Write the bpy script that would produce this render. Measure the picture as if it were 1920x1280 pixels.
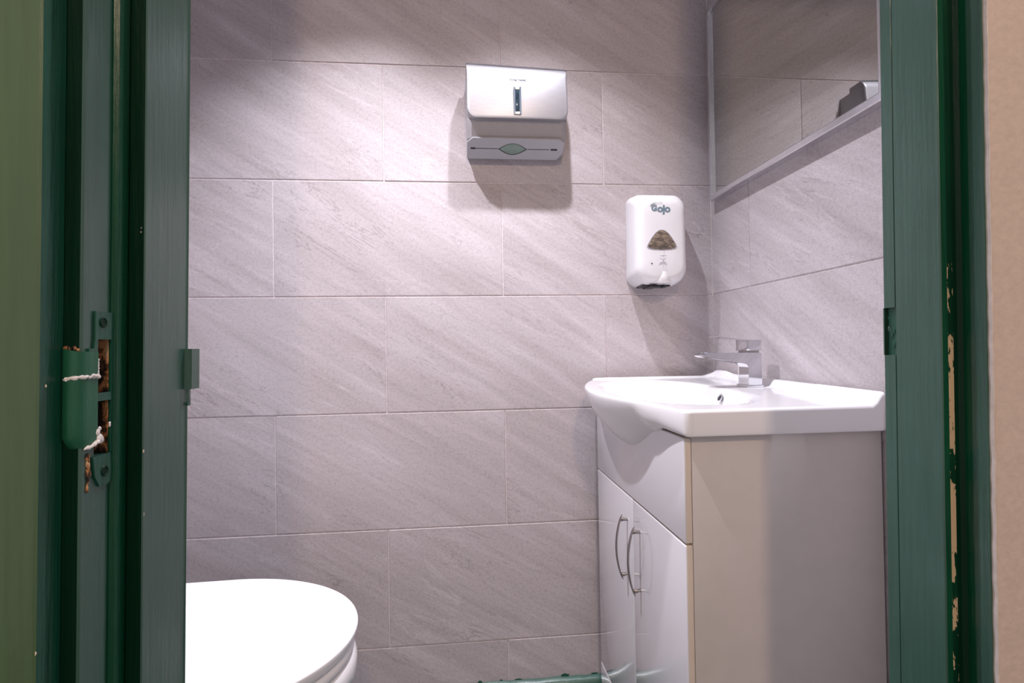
import bpy, bmesh, math, random
from mathutils import Vector, Matrix
random.seed(7)
for o in list(bpy.data.objects): bpy.data.objects.remove(o)
SC = bpy.context.scene
C = SC.collection
EYE = 0.95            # eye height above the floor; shapes below are given relative to eye level
FL = -0.95            # floor, relative to the eye

# ------------------------------------------------------------------ camera
cam = bpy.data.cameras.new('camera')
cam.lens = 18.79; cam.sensor_width = 36.0; cam.sensor_fit = 'HORIZONTAL'
cam.clip_start = 0.01
co = bpy.data.objects.new('camera', cam); C.objects.link(co)
r_ = Vector((0.99519, -0.096734, -0.0154916)); u_ = Vector((0.014273, -0.013272, 0.99981)); w_ = Vector((0.096921, 0.995222, 0.0118276))
M = Matrix((r_, u_, -w_)).transposed().to_4x4()
M.translation = Vector((-0.69513, -1.41189, EYE))
co.matrix_world = M
SC.camera = co

# ------------------------------------------------------------------ world, lights, exposure
SC.view_settings.view_transform = 'Standard'; SC.view_settings.look = 'None'
SC.view_settings.gamma = 1.0; SC.view_settings.exposure = 0.35
SC.view_settings.use_curve_mapping = False
W = bpy.data.worlds.new('world'); SC.world = W; W.use_nodes = True
W.node_tree.nodes['Background'].inputs[0].default_value = (1.0, 0.92, 0.90, 1)
W.node_tree.nodes['Background'].inputs[1].default_value = 0.40

def spot(name, loc, energy, col, size, blend, radius, target=None):
    l = bpy.data.lights.new(name, 'SPOT'); l.energy = energy; l.color = col
    l.spot_size = math.radians(size); l.spot_blend = blend; l.shadow_soft_size = radius
    o = bpy.data.objects.new(name, l); C.objects.link(o)
    o.location = (loc[0], loc[1], loc[2] + EYE)
    if target:
        d = Vector(target) - Vector(loc); o.rotation_euler = d.to_track_quat('-Z', 'Y').to_euler()
    return o
CEIL = 1.19
ROOM_LIGHTS = [(-0.51, -0.41, 55), (-0.94, -0.41, 78)]
for (lx, ly, le) in ROOM_LIGHTS:
    spot('ceiling_spot_light', (lx, ly, CEIL - 0.03), le, (0.93, 0.91, 1.0), 103, 1.0, 0.016)
hl = bpy.data.lights.new('hall_ceiling_light', 'AREA'); hl.shape = 'DISK'; hl.size = 0.14; hl.energy = 12; hl.color = (1.0, 0.71, 0.51)
ho = bpy.data.objects.new('hall_ceiling_light', hl); C.objects.link(ho); ho.location = (-0.60, -2.6, 1.30 + EYE)
ho.rotation_euler = (Vector((-0.5, -0.9, -0.1)) - Vector((-0.60, -2.6, 1.30))).to_track_quat('-Z', 'Y').to_euler()

# ------------------------------------------------------------------ materials
def new_mat(name):
    m = bpy.data.materials.new(name); m.use_nodes = True
    nt = m.node_tree; b = nt.nodes['Principled BSDF']
    return m, nt, b
def N(nt, t, **kw):
    n = nt.nodes.new(t)
    for k, v in kw.items(): setattr(n, k, v)
    return n
def ramp(nt, src, stops):
    r = N(nt, 'ShaderNodeValToRGB'); e = r.color_ramp.elements
    while len(e) < len(stops): e.new(0.5)
    for i, (p, c) in enumerate(stops):
        e[i].position = p; e[i].color = (*c, 1) if len(c) == 3 else c
    nt.links.new(src, r.inputs[0]); return r
def mixc(nt, fac, a, b, mode='MIX'):
    m = N(nt, 'ShaderNodeMix', data_type='RGBA', blend_type=mode)
    for s, v in ((m.inputs[0], fac), (m.inputs[6], a), (m.inputs[7], b)):
        if isinstance(v, (int, float)): s.default_value = v
        elif isinstance(v, tuple): s.default_value = (*v, 1)
        else: nt.links.new(v, s)
    return m.outputs[2]
def noise(nt, vec, scale, detail=4, rough=0.5, dist=0.0):
    n = N(nt, 'ShaderNodeTexNoise'); n.inputs['Scale'].default_value = scale
    n.inputs['Detail'].default_value = detail; n.inputs['Roughness'].default_value = rough
    n.inputs['Distortion'].default_value = dist
    nt.links.new(vec, n.inputs['Vector']); return n.outputs[0]
def mapping(nt, vec, rot=(0, 0, 0), scale=(1, 1, 1), loc=(0, 0, 0)):
    m = N(nt, 'ShaderNodeMapping'); m.inputs['Rotation'].default_value = rot
    m.inputs['Scale'].default_value = scale; m.inputs['Location'].default_value = loc
    nt.links.new(vec, m.inputs[0]); return m.outputs[0]
def bump(nt, b, h, strength, dist=0.001):
    n = N(nt, 'ShaderNodeBump'); n.inputs['Strength'].default_value = strength; n.inputs['Distance'].default_value = dist
    nt.links.new(h, n.inputs['Height']); nt.links.new(n.outputs[0], b.inputs['Normal'])
def simple(name, col, rough=0.4, metal=0.0, spec=0.5, nscale=60, namt=0.06, bstr=0.0, coat=0.0):
    m, nt, b = new_mat(name)
    tc = N(nt, 'ShaderNodeTexCoord').outputs['Object']
    n = noise(nt, tc, nscale, 4)
    d = tuple(max(0, c * (1 - namt)) for c in col); l = tuple(min(1, c * (1 + namt)) for c in col)
    r = ramp(nt, n, [(0.3, d), (0.7, l)])
    nt.links.new(r.outputs[0], b.inputs['Base Color'])
    b.inputs['Roughness'].default_value = rough; b.inputs['Metallic'].default_value = metal
    b.inputs['Specular IOR Level'].default_value = spec
    if coat: b.inputs['Coat Weight'].default_value = coat; b.inputs['Coat Roughness'].default_value = 0.05
    if bstr: bump(nt, b, n, bstr)
    return m

def tile_mat():
    m, nt, b = new_mat('stone_tile')
    uv = N(nt, 'ShaderNodeUVMap').outputs[0]
    st = mapping(nt, uv, rot=(0, 0, math.radians(31)), scale=(1, 1, 1))
    s1 = mapping(nt, st, scale=(1.1, 8.5, 1))
    s2 = mapping(nt, st, scale=(2.2, 34, 1), loc=(3.1, 1.7, 0))
    n1 = noise(nt, s1, 1.6, 6, 0.55, 0.5)
    n2 = noise(nt, s2, 1.2, 5, 0.6, 0.8)
    c1 = ramp(nt, n1, [(0.28, (0.407, 0.365, 0.367)), (0.50, (0.457, 0.411, 0.421)), (0.72, (0.512, 0.468, 0.484))])
    c2 = ramp(nt, n2, [(0.30, (0.95, 0.95, 0.95)), (0.55, (1, 1, 1)), (0.78, (1.16, 1.16, 1.17))])
    c = mixc(nt, 1.0, c1.outputs[0], c2.outputs[0], 'MULTIPLY')
    msk = ramp(nt, noise(nt, mapping(nt, st, scale=(1.0, 2.2, 1), loc=(5, 8, 0)), 2.2, 3), [(0.42, (0, 0, 0)), (0.62, (1, 1, 1))])
    n8 = noise(nt, mapping(nt, st, scale=(1.6, 16, 1), loc=(7, 2, 0)), 1.4, 6, 0.62, 0.9)
    c8 = ramp(nt, n8, [(0.34, (0.90, 0.89, 0.89)), (0.50, (1, 1, 1)), (0.70, (1.14, 1.14, 1.15))])
    c = mixc(nt, msk.outputs[0], c, mixc(nt, 1.0, c, c8.outputs[0], 'MULTIPLY'))
    # thin pale veins
    n3 = noise(nt, mapping(nt, st, scale=(0.9, 5.0, 1), loc=(9, 4, 0)), 2.0, 5, 0.6, 1.2)
    v = ramp(nt, n3, [(0.485, (0, 0, 0)), (0.50, (1, 1, 1)), (0.515, (0, 0, 0))])
    n4 = noise(nt, uv, 3.0, 2); g = ramp(nt, n4, [(0.48, (0, 0, 0)), (0.62, (0.55, 0.55, 0.55))])
    vm = mixc(nt, 1.0, v.outputs[0], g.outputs[0], 'MULTIPLY')
    c = mixc(nt, vm, c, (0.58, 0.54, 0.55))
    # thin dark veins
    n7 = noise(nt, mapping(nt, st, scale=(1.3, 7.0, 1), loc=(2, 14, 0)), 2.0, 6, 0.65, 1.0)
    v2 = ramp(nt, n7, [(0.492, (0, 0, 0)), (0.50, (1, 1, 1)), (0.508, (0, 0, 0))])
    g2 = ramp(nt, noise(nt, uv, 4.0, 2), [(0.38, (0.6, 0.6, 0.6)), (0.54, (0, 0, 0))])
    vm2 = mixc(nt, 1.0, v2.outputs[0], g2.outputs[0], 'MULTIPLY')
    c = mixc(nt, vm2, c, (0.20, 0.17, 0.17))
    # fine speckle
    n5 = noise(nt, uv, 420, 3, 0.7); sp = ramp(nt, n5, [(0.30, (0.72, 0.72, 0.72)), (0.5, (1, 1, 1)), (0.72, (1.13, 1.13, 1.13))])
    c = mixc(nt, 0.8, c, sp.outputs[0], 'MULTIPLY')
    n6 = noise(nt, uv, 130, 5, 0.75); sp2 = ramp(nt, n6, [(0.33, (0.84, 0.83, 0.84)), (0.5, (1, 1, 1)), (0.7, (1.06, 1.06, 1.06))])
    c = mixc(nt, 1.0, c, sp2.outputs[0], 'MULTIPLY')
    nt.links.new(c, b.inputs['Base Color'])
    b.inputs['Roughness'].default_value = 0.48; b.inputs['Specular IOR Level'].default_value = 0.35
    bump(nt, b, n6, 0.25, 0.0008)
    return m
TILE = tile_mat()
GROUT = simple('grout', (0.62, 0.55, 0.56), 0.8, nscale=90, namt=0.15)

def paint(name, dark, light, rough, bstr=0.3, chips=None, brush=90, spec=0.8):
    m, nt, b = new_mat(name)
    tc = N(nt, 'ShaderNodeTexCoord').outputs['Object']
    st = mapping(nt, tc, scale=(1, 1, 0.045))
    nb = noise(nt, st, brush * 2.2, 5, 0.6)
    nl = noise(nt, tc, 9, 3); nf = noise(nt, mapping(nt, tc, scale=(1, 1, 0.5)), 55, 4, 0.6)
    c = ramp(nt, nl, [(0.35, dark), (0.65, light)]).outputs[0]
    c = mixc(nt, 0.20, c, ramp(nt, nb, [(0.35, tuple(x * .6 for x in dark)), (0.65, tuple(min(1, x * 1.35) for x in light))]).outputs[0])
    if chips:
        # bare patches where old paint has flaked: an irregular run between two heights
        (z0, z1, thr, cc, sc) = chips
        nn = noise(nt, mapping(nt, tc, scale=(1, 1, 0.28)), sc, 6, 0.65)
        k = ramp(nt, nn, [(thr, (0, 0, 0)), (thr + 0.012, (1, 1, 1))]).outputs[0]
        sep = N(nt, 'ShaderNodeSeparateXYZ'); nt.links.new(tc, sep.inputs[0])
        mr = N(nt, 'ShaderNodeMapRange'); mr.inputs[1].default_value = z0; mr.inputs[2].default_value = z1
        mr.inputs[3].default_value = 1; mr.inputs[4].default_value = 0
        nt.links.new(sep.outputs[2], mr.inputs[0])
        k = mixc(nt, 1.0, k, mr.outputs[0], 'MULTIPLY')
        k = ramp(nt, k, [(0.3, (0, 0, 0)), (0.35, (1, 1, 1))]).outputs[0]
        c = mixc(nt, k, c, cc)
    nt.links.new(c, b.inputs['Base Color'])
    b.inputs['Roughness'].default_value = rough; b.inputs['Specular IOR Level'].default_value = spec
    mx = N(nt, 'ShaderNodeMath', operation='ADD'); nt.links.new(nb, mx.inputs[0]); nt.links.new(nf, mx.inputs[1])
    bump(nt, b, mx.outputs[0], bstr, 0.0007)
    return m
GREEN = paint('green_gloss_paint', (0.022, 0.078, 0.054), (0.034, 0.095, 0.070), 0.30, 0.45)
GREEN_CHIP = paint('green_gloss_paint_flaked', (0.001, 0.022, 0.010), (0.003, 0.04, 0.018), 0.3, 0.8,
                   chips=(EYE + 0.00, EYE + 0.10, 0.47, (0.52, 0.38, 0.24), 120), spec=.2)  # flaked patches; the green around them carries the step-face shade in its colour
GREEN_SHADED = paint('green_paint_shaded', (0.001, 0.018, 0.009), (0.002, 0.024, 0.012), 0.4, 0.8, spec=.15)  # same green paint, shade of the step faces put into the colour
GREEN_HALF = paint('green_paint_half_shaded', (0.001, 0.05, 0.022), (0.002, 0.065, 0.028), 0.3, 0.8, spec=.35)  # same green paint, part darkened: shade beside the stops put into the colour
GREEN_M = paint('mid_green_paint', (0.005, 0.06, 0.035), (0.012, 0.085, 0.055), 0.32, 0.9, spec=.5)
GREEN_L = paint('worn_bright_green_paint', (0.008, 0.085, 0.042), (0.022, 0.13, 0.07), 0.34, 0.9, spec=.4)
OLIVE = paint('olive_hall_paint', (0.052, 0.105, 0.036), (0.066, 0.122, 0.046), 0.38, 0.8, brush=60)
BEIGE = simple('beige_wall_paint', (0.60, 0.47, 0.40), 0.6, nscale=160, namt=0.05, bstr=0.7)
PLASTER = simple('plaster', (0.78, 0.75, 0.76), 0.7, nscale=40, namt=0.03)
CEILM = simple('ceiling_paint', (0.86, 0.84, 0.86), 0.8, nscale=30, namt=0.02)
FLOORM = simple('grey_floor', (0.13, 0.13, 0.13), 0.5, nscale=80, namt=0.2)
WHITE = simple('white_ceramic', (0.86, 0.85, 0.87), 0.12, nscale=10, namt=0.01, coat=0.6)
WPLAS = simple('white_plastic', (0.72, 0.71, 0.73), 0.30, nscale=20, namt=0.01)
LIDM = simple('white_lid', (0.88, 0.88, 0.91), 0.28, nscale=14, namt=0.01)
GLOSSW = simple('white_gloss_door', (0.74, 0.72, 0.75), 0.14, nscale=10, namt=0.01, coat=0.8)
CARC = simple('white_laminate', (0.62, 0.57, 0.55), 0.42, nscale=30, namt=0.02)
EDGE = simple('cream_edge_band', (0.74, 0.64, 0.54), 0.4, nscale=30, namt=0.02)
CHROME = simple('chrome', (0.66, 0.67, 0.70), 0.07, metal=1.0, nscale=10, namt=0.01)
SATIN = simple('satin_nickel', (0.40, 0.37, 0.36), 0.34, metal=1.0, nscale=40, namt=0.04)
ALU = simple('anodised_aluminium', (0.72, 0.72, 0.76), 0.24, metal=0.9, nscale=60, namt=0.04)
STEELD = simple('shaded_grey_plastic', (0.36, 0.34, 0.35), 0.35, nscale=60, namt=0.03)
TRAYM = simple('grey_tray_plastic', (0.40, 0.40, 0.43), 0.35, nscale=60, namt=0.02)
BLACK = simple('black_plastic', (0.015, 0.016, 0.02), 0.3, nscale=60, namt=0.2)
DARKG = simple('dark_glass', (0.02, 0.035, 0.05), 0.08, nscale=90, namt=0.4)
PAPER = simple('cream_paper', (0.75, 0.62, 0.48), 0.8, nscale=80, namt=0.05)
TABM = simple('translucent_green_tab', (0.22, 0.30, 0.26), 0.25, nscale=60, namt=0.06)
INK = simple('grey_blue_ink', (0.17, 0.23, 0.28), 0.5, nscale=60, namt=0.05)
INKL = simple('pale_grey_ink', (0.36, 0.37, 0.42), 0.5, nscale=60, namt=0.05)
INKD = simple('dark_grey_ink', (0.04, 0.04, 0.05), 0.5, nscale=60, namt=0.05)
PUTTY = simple('white_filler', (0.80, 0.74, 0.72), 0.6, nscale=200, namt=0.12, bstr=0.5)
CAULK = simple('pale_caulk', (0.62, 0.54, 0.50), 0.6, nscale=120, namt=0.1)

def brushed():
    m, nt, b = new_mat('brushed_steel')
    tc = N(nt, 'ShaderNodeTexCoord').outputs['Object']
    n = noise(nt, mapping(nt, tc, scale=(1, 1, 26)), 40, 4, 0.6)
    r = ramp(nt, n, [(0.3, (0.33, 0.325, 0.345)), (0.7, (0.39, 0.385, 0.41))])
    nt.links.new(r.outputs[0], b.inputs['Base Color'])
    b.inputs['Metallic'].default_value = 0.55; b.inputs['Roughness'].default_value = 0.38
    bump(nt, b, n, 0.12, 0.0003)
    return m
BRUSH = brushed()
def soap_window():
    m, nt, b = new_mat('smoky_soap_window')
    tc = N(nt, 'ShaderNodeTexCoord').outputs['Object']
    n = noise(nt, mapping(nt, tc, scale=(1, 1, 2.4)), 70, 3, 0.6, 0.6)
    r = ramp(nt, n, [(0.36, (0.08, 0.066, 0.055)), (0.48, (0.16, 0.125, 0.095)), (0.62, (0.27, 0.215, 0.16))])
    nt.links.new(r.outputs[0], b.inputs['Base Color'])
    b.inputs['Roughness'].default_value = 0.12
    return m
SOAPW = soap_window()
def wood():
    m, nt, b = new_mat('splintered_wood')
    tc = N(nt, 'ShaderNodeTexCoord').outputs['Object']
    n = noise(nt, mapping(nt, tc, scale=(1, 1, 0.6)), 120, 4, 0.65, 0.4)
    r = ramp(nt, n, [(0.44, (0.008, 0.007, 0.005)), (0.50, (0.12, 0.05, 0.02)), (0.56, (0.48, 0.20, 0.07)), (0.72, (0.65, 0.45, 0.28))])
    nt.links.new(r.outputs[0], b.inputs['Base Color']); b.inputs['Roughness'].default_value = 0.7
    bump(nt, b, n, 1.0, 0.002)
    return m
WOOD = wood()
def mirror_glass():
    m, nt, b = new_mat('mirror_glass')
    b.inputs['Base Color'].default_value = (0.60, 0.61, 0.60, 1); b.inputs['Metallic'].default_value = 1.0
    tc = N(nt, 'ShaderNodeTexCoord').outputs['Object']
    r = ramp(nt, noise(nt, tc, 4, 2), [(0.3, (0.012,) * 3), (0.7, (0.02,) * 3)]); nt.links.new(r.outputs[0], b.inputs['Roughness'])
    return m
MIRR = mirror_glass()

# ------------------------------------------------------------------ helpers (shapes given in eye-level space, shifted up on linking)
def thing(name, label, cat, loc, group=None):
    o = bpy.data.objects.new(name, None); C.objects.link(o); o.empty_display_size = 0.05
    o.location = (loc[0], loc[1], loc[2] + EYE); o['label'] = label; o['category'] = cat
    if group: o['group'] = group
    return o
def wloc(o):
    v = Vector(o.location)
    while o.parent: o = o.parent; v += Vector(o.location)
    return v
def obj(name, bm, mats, parent=None, smooth=True, angle=35):
    org = wloc(parent) if parent else Vector((0, 0, 0))
    bmesh.ops.recalc_face_normals(bm, faces=bm.faces)
    for v in bm.verts: v.co = Vector((v.co.x, v.co.y, v.co.z + EYE)) - org
    me = bpy.data.meshes.new(name); bm.to_mesh(me); bm.free()
    for mt in (mats if isinstance(mats, (list, tuple)) else [mats]): me.materials.append(mt)
    if smooth:
        me.polygons.foreach_set('use_smooth', [True] * len(me.polygons))
        me.set_sharp_from_angle(angle=math.radians(angle))
    o = bpy.data.objects.new(name, me); C.objects.link(o)
    if parent: o.parent = parent
    return o
def struct(name, bm, mats, parent=None, **k):
    o = obj(name, bm, mats, parent, **k)
    if not parent: o['kind'] = 'structure'
    return o
def box(bm, x0, x1, y0, y1, z0, z1, bev=0.0, mi=0, seg=2):
    g = bmesh.ops.create_cube(bm, size=1.0)
    vs = g['verts']
    for v in vs:
        v.co = Vector((x0 if v.co.x < 0 else x1, y0 if v.co.y < 0 else y1, z0 if v.co.z < 0 else z1))
    fs = {f for v in vs for f in v.link_faces}
    for f in fs: f.material_index = mi
    if bev:
        es = list({e for v in vs for e in v.link_edges})
        bmesh.ops.bevel(bm, geom=es, offset=bev, segments=seg, affect='EDGES', profile=0.5, material=-1)
def loft(bm, rings, caps=(True, True), mi=0, closed=True):
    R = [[bm.verts.new(p) for p in r] for r in rings]
    n = len(R[0])
    for a, b in zip(R[:-1], R[1:]):
        for i in range(n if closed else n - 1):
            j = (i + 1) % n
            f = bm.faces.new((a[i], a[j], b[j], b[i])); f.material_index = mi
    if closed:
        if caps[0]: bm.faces.new(R[0]).material_index = mi
        if caps[1]: bm.faces.new(list(reversed(R[-1]))).material_index = mi
    return R
def rrect(cx, cz, w, h, rs, n=8):
    """rounded rectangle outline; rs = radii for TR, TL, BL, BR"""
    if not isinstance(rs, (tuple, list)): rs = (rs,) * 4
    out = []
    for (sx, sz, a0), rr in zip(((1, 1, 0), (-1, 1, 90), (-1, -1, 180), (1, -1, 270)), rs):
        ox = cx + sx * (w / 2 - rr); oz = cz + sz * (h / 2 - rr)
        for k in range(n + 1):
            a = math.radians(a0 + 90 * k / n); out.append((ox + rr * math.cos(a), oz + rr * math.sin(a)))
    return out
def tube(bm, pts, rad, n=12, sy=1.0):
    pts = [Vector(p) for p in pts]; rings = []
    up = Vector((0, 1, 0.01)).normalized()
    for i, p in enumerate(pts):
        t = (pts[min(i + 1, len(pts) - 1)] - pts[max(i - 1, 0)]).normalized()
        s = t.cross(up)
        if s.length < 1e-4: s = t.cross(Vector((1, 0, 0)))
        s.normalize(); q = s.cross(t).normalized()
        rr = rad[i] if isinstance(rad, (list, tuple)) else rad
        rings.append([p + s * (rr * math.cos(2 * math.pi * k / n)) + q * (rr * sy * math.sin(2 * math.pi * k / n)) for k in range(n)])
    loft(bm, rings)
def cyl(bm, a, b, rad, n=24, rad2=None, mi=0):
    a = Vector(a); b = Vector(b); t = (b - a).normalized()
    s = t.cross(Vector((0, 0, 1)) if abs(t.z) < 0.9 else Vector((1, 0, 0))).normalized(); q = t.cross(s)
    r2 = rad if rad2 is None else rad2
    loft(bm, [[p + s * (rr * math.cos(2 * math.pi * k / n)) + q * (rr * math.sin(2 * math.pi * k / n)) for k in range(n)] for p, rr in ((a, rad), (b, r2))], mi=mi)
def torus(bm, c, nrm, R, r, n=24, m=8):
    c = Vector(c); t = Vector(nrm).normalized(); s = t.cross(Vector((0, 0, 1)) if abs(t.z) < .9 else Vector((1, 0, 0))).normalized(); q = t.cross(s)
    rings = []
    for i in range(n + 1):
        a = 2 * math.pi * i / n; d = s * math.cos(a) + q * math.sin(a)
        rings.append([c + d * (R + r * math.cos(2 * math.pi * k / m)) + t * (r * math.sin(2 * math.pi * k / m)) for k in range(m)])
    loft(bm, rings, caps=(False, False)); bmesh.ops.remove_doubles(bm, verts=bm.verts, dist=1e-6)
def prism(bm, prof, z0, z1, sh=0.0, mi=None, taper=None):
    """closed (x, y) outline carried up from z0 to z1; sh leans it sideways with height; mi = material per side"""
    rings = [[(x + sh * z, y, z) for x, y in prof] for z in (z0, z1)]
    a = [bm.verts.new(p) for p in rings[0]]; b = [bm.verts.new(p) for p in rings[1]]
    n = len(prof)
    for i in range(n):
        j = (i + 1) % n
        f = bm.faces.new((a[i], a[j], b[j], b[i])); f.material_index = mi[i] if mi else 0
    bm.faces.new(a); bm.faces.new(list(reversed(b)))

# ------------------------------------------------------------------ tiled walls
ROWZ = [1.19, 1.045, 0.7445, 0.4385, 0.1385, -0.1635, -0.4645, -0.7670, -0.95]
def tiled_wall(name, rows, u0, u1, joints, place, flip=1):
    """tiles as chamfered slabs on a bed of grout; place(u, d, z) -> point, d = distance out from the grout bed"""
    bm = bmesh.new(); uvl = bm.loops.layers.uv.new('UVMap')
    G = 0.0016; CH = 0.0010
    def quad(pts, mi, uvo=None):
        vs = [bm.verts.new(place(*p)) for p in pts]
        f = bm.faces.new(vs); f.material_index = mi
        for l, p in zip(f.loops, pts):
            o = uvo or (0, 0)
            l[uvl].uv = (p[0] * flip + o[0], p[2] + o[1])
    for k in range(len(rows) - 1):
        zt, zb = rows[k] - G, rows[k + 1] + G
        js = [u0] + [j for j in joints(k) if u0 < j < u1] + [u1]
        for a, b in zip(js[:-1], js[1:]):
            a2 = a + (G * .8 if a != u0 else 0); b2 = b - (G * .8 if b != u1 else 0)
            o = (random.uniform(0, 40), random.uniform(0, 40))
            dd = random.uniform(0.0018, 0.0030)
            A = [(a2, zb), (b2, zb), (b2, zt), (a2, zt)]
            B = [(a2 + CH, zb + CH), (b2 - CH, zb + CH), (b2 - CH, zt - CH), (a2 + CH, zt - CH)]
            F = [(x, dd, z) for x, z in B]
            quad(F, 0, o)
            S = [(x, dd - CH, z) for x, z in A]; Bk = [(x, 0.0, z) for x, z in A]
            for i in range(4):
                j = (i + 1) % 4
                quad([S[i], S[j], F[j], F[i]], 0, o); quad([Bk[i], Bk[j], S[j], S[i]], 0, o)
    zt, zb = rows[0], rows[-1]
    quad([(u0, 0.0006, zb), (u1, 0.0006, zb), (u1, 0.0006, zt), (u0, 0.0006, zt)], 1)
    quad([(u0, -0.06, zb), (u1, -0.06, zb), (u1, -0.06, zt), (u0, -0.06, zt)], 1)
    for ua in (u0, u1): quad([(ua, -0.06, zb), (ua, 0.0006, zb), (ua, 0.0006, zt), (ua, -0.06, zt)], 1)
    org = Vector((0, 0, 0))
    for v in bm.verts: v.co.z += EYE
    bm.normal_update()
    me = bpy.data.meshes.new(name); bm.to_mesh(me); bm.free(); me.materials.append(TILE); me.materials.append(GROUT)
    o = bpy.data.objects.new(name, me); C.objects.link(o); o['kind'] = 'structure'
    return o
XLW = -1.50      # left wall of the room
XI = -0.912      # (y) inner face of the wall with the doorway
odd = [-1.47, -0.886, -0.301]; even = [-1.165, -0.579]
# rows counted from the ceiling: 0,1 then 2 = first fully visible row ...
tiled_wall('wall_back', ROWZ, XLW, 0.0, lambda k: (even if k % 2 else odd), lambda u, d, z: (u, 0.0025 - d, z))
rj = {0: [-.5], 1: [-.2, -.8], 2: [-.5], 3: [-0.193, -0.793], 4: [-0.74], 5: [-.2, -.8], 6: [-.5], 7: [-.2, -.8]}
tiled_wall('wall_right', ROWZ, XI, 0.0, lambda k: sorted(rj[k]), lambda u, d, z: (0.0025 - d, u, z), flip=-1)
tiled_wall('wall_left', ROWZ, XI, 0.0, lambda k: (-0.6,) if k % 2 else (-0.3,), lambda u, d, z: (XLW - 0.0025 + d, u, z))

bm = bmesh.new(); box(bm, XLW - 0.06, 0.06, XI - 0.14, 0.06, FL - 0.05, FL); box(bm, -2.2, 1.2, -3.0, XI - 0.14, FL - 0.05, FL)
struct('floor', bm, FLOORM, smooth=False)
bm = bmesh.new(); box(bm, XLW - 0.06, 0.06, XI - 0.09, 0.06, CEIL, CEIL + 0.05); struct('ceiling', bm, CEILM, smooth=False)

# ------------------------------------------------------------------ doorway: wall with the opening, green jambs
HEAD = 1.09; SHL = 0.0155; SHR = 0.0095
# wall pieces either side and above
bm = bmesh.new()
box(bm, XLW, -1.03, -1.030, XI, FL, CEIL); box(bm, -0.225, 0.0, -1.001, XI, FL, CEIL, mi=0)
box(bm, -1.03, -0.225, -1.001, XI, HEAD + 0.02, CEIL)
struct('wall_front', bm, PLASTER, smooth=False)
bm = bmesh.new()
# beige hall wall to the right of the frame, with a slightly uneven plaster arris against the jamb
pr = [(-0.2500, -1.0012), (-0.2480, -1.0034), (-0.2440, -1.0040), (0.9, -1.0040), (0.9, -0.9985), (-0.2500, -0.9985)]
prism(bm, pr, FL, 1.6, SHR)
struct('wall_hall', bm, BEIGE, smooth=False)
bm = bmesh.new()
zs = [FL + 0.0125 * i for i in range(int((1.6 - FL) / 0.0125))]
rings = []
for z in zs:
    o_ = -0.2502 + SHR * z + random.uniform(-.0004, .0004)
    rings.append([(o_, -1.0005, z), (o_, -1.0043, z), (o_ + .0006 + random.uniform(0, .0004), -1.0046, z), (o_ + .0014, -1.0035, z)])
loft(bm, rings)
struct('trim_3', bm, CAULK)

# left jamb + stop + architrave: one outline; the strip holding the strike plate has a pocket cut in it
xl, xr, xa = -0.9365, -0.9492, -0.9600
y_in, y_st, y_re, y_ar = -0.912, -0.9763, -1.0254, -1.0465
base = [(xl + .0010, y_in), (xl, y_in - .0012), (xl, y_st + .0008), (xl - .0008, y_st), (xr, y_st),
        (xr, -0.9970), (xr, -1.0120), (xr, y_re + .0016), (xr - .0012, y_re), (xa - .0008, y_re), (xa, y_re - .0008), (xa, -1.0420), (xa - .0006, y_ar + .0012), (xa - .0022, y_ar),
        (-1.04, y_ar), (-1.04, y_re), (-1.03, y_re), (-1.03, y_in)]
#       side materials: 0 green, 1 shaded green, 2 half-shaded green, 3 mid, 4 olive, 5 wood
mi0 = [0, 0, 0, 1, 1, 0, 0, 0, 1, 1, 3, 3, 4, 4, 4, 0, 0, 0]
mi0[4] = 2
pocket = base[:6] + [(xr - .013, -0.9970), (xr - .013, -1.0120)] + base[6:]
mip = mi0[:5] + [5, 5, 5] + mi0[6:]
bm = bmesh.new()
bz = [FL, -0.0713, -0.0325, -0.0277, 0.0105, HEAD + .02]
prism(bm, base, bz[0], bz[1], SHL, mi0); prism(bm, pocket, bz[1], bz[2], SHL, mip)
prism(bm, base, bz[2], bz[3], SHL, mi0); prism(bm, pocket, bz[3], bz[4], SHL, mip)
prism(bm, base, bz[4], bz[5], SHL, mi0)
struct('trim_1', bm, [GREEN, GREEN_SHADED, GREEN_HALF, GREEN_M, OLIVE, WOOD], smooth=False)
# a quadrant bead in the rebate
bm = bmesh.new()
pq = [(xr, y_st - .0001)] + [(xr + .0035 * math.sin(a), y_st - .0175 + .0175 * (math.cos(a))) for a in [i * math.pi / 16 for i in range(1, 9)]] + [(xr, y_st - .0185)]
prism(bm, pq, FL, HEAD, SHL); struct('trim_4', bm, GREEN_HALF, angle=60)
# right jamb: plain reveal with planted stop; hinge housing near the room edge
xR, xT = -0.2700, -0.2518
baseR = [(xR + .0010, y_in), (xR, y_in - .001), (xR, -0.9262), (xR + .0010, -0.9266), (xR + .0010, -0.9272), (xR, -0.9276), (xR, -0.9762), (xR + .0010, -0.9770), (xR + .0062, -0.9770), (xR + .0112, -0.9772), (xT - .003, -0.9772), (xT, -0.9800), (xT, -0.9870), (xT, -1.0005),
         (-0.225, -1.0010), (-0.225, y_in)]
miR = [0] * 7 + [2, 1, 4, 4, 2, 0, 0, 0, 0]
notch = [(xR + .0010, y_in), (xR - .0007, y_in - .0006), (xR - .0005, -0.9138), (xR + .0024, -0.9152), (xR + .0022, -0.9262)] + baseR[3:]
bm = bmesh.new()
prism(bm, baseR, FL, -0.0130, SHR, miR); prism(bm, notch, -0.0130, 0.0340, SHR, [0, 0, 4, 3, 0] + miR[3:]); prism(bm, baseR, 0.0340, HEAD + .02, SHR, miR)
struct('trim_2', bm, [GREEN, GREEN_CHIP, GREEN_HALF, GREEN_M, GREEN_SHADED], smooth=False)
bm = bmesh.new()
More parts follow.
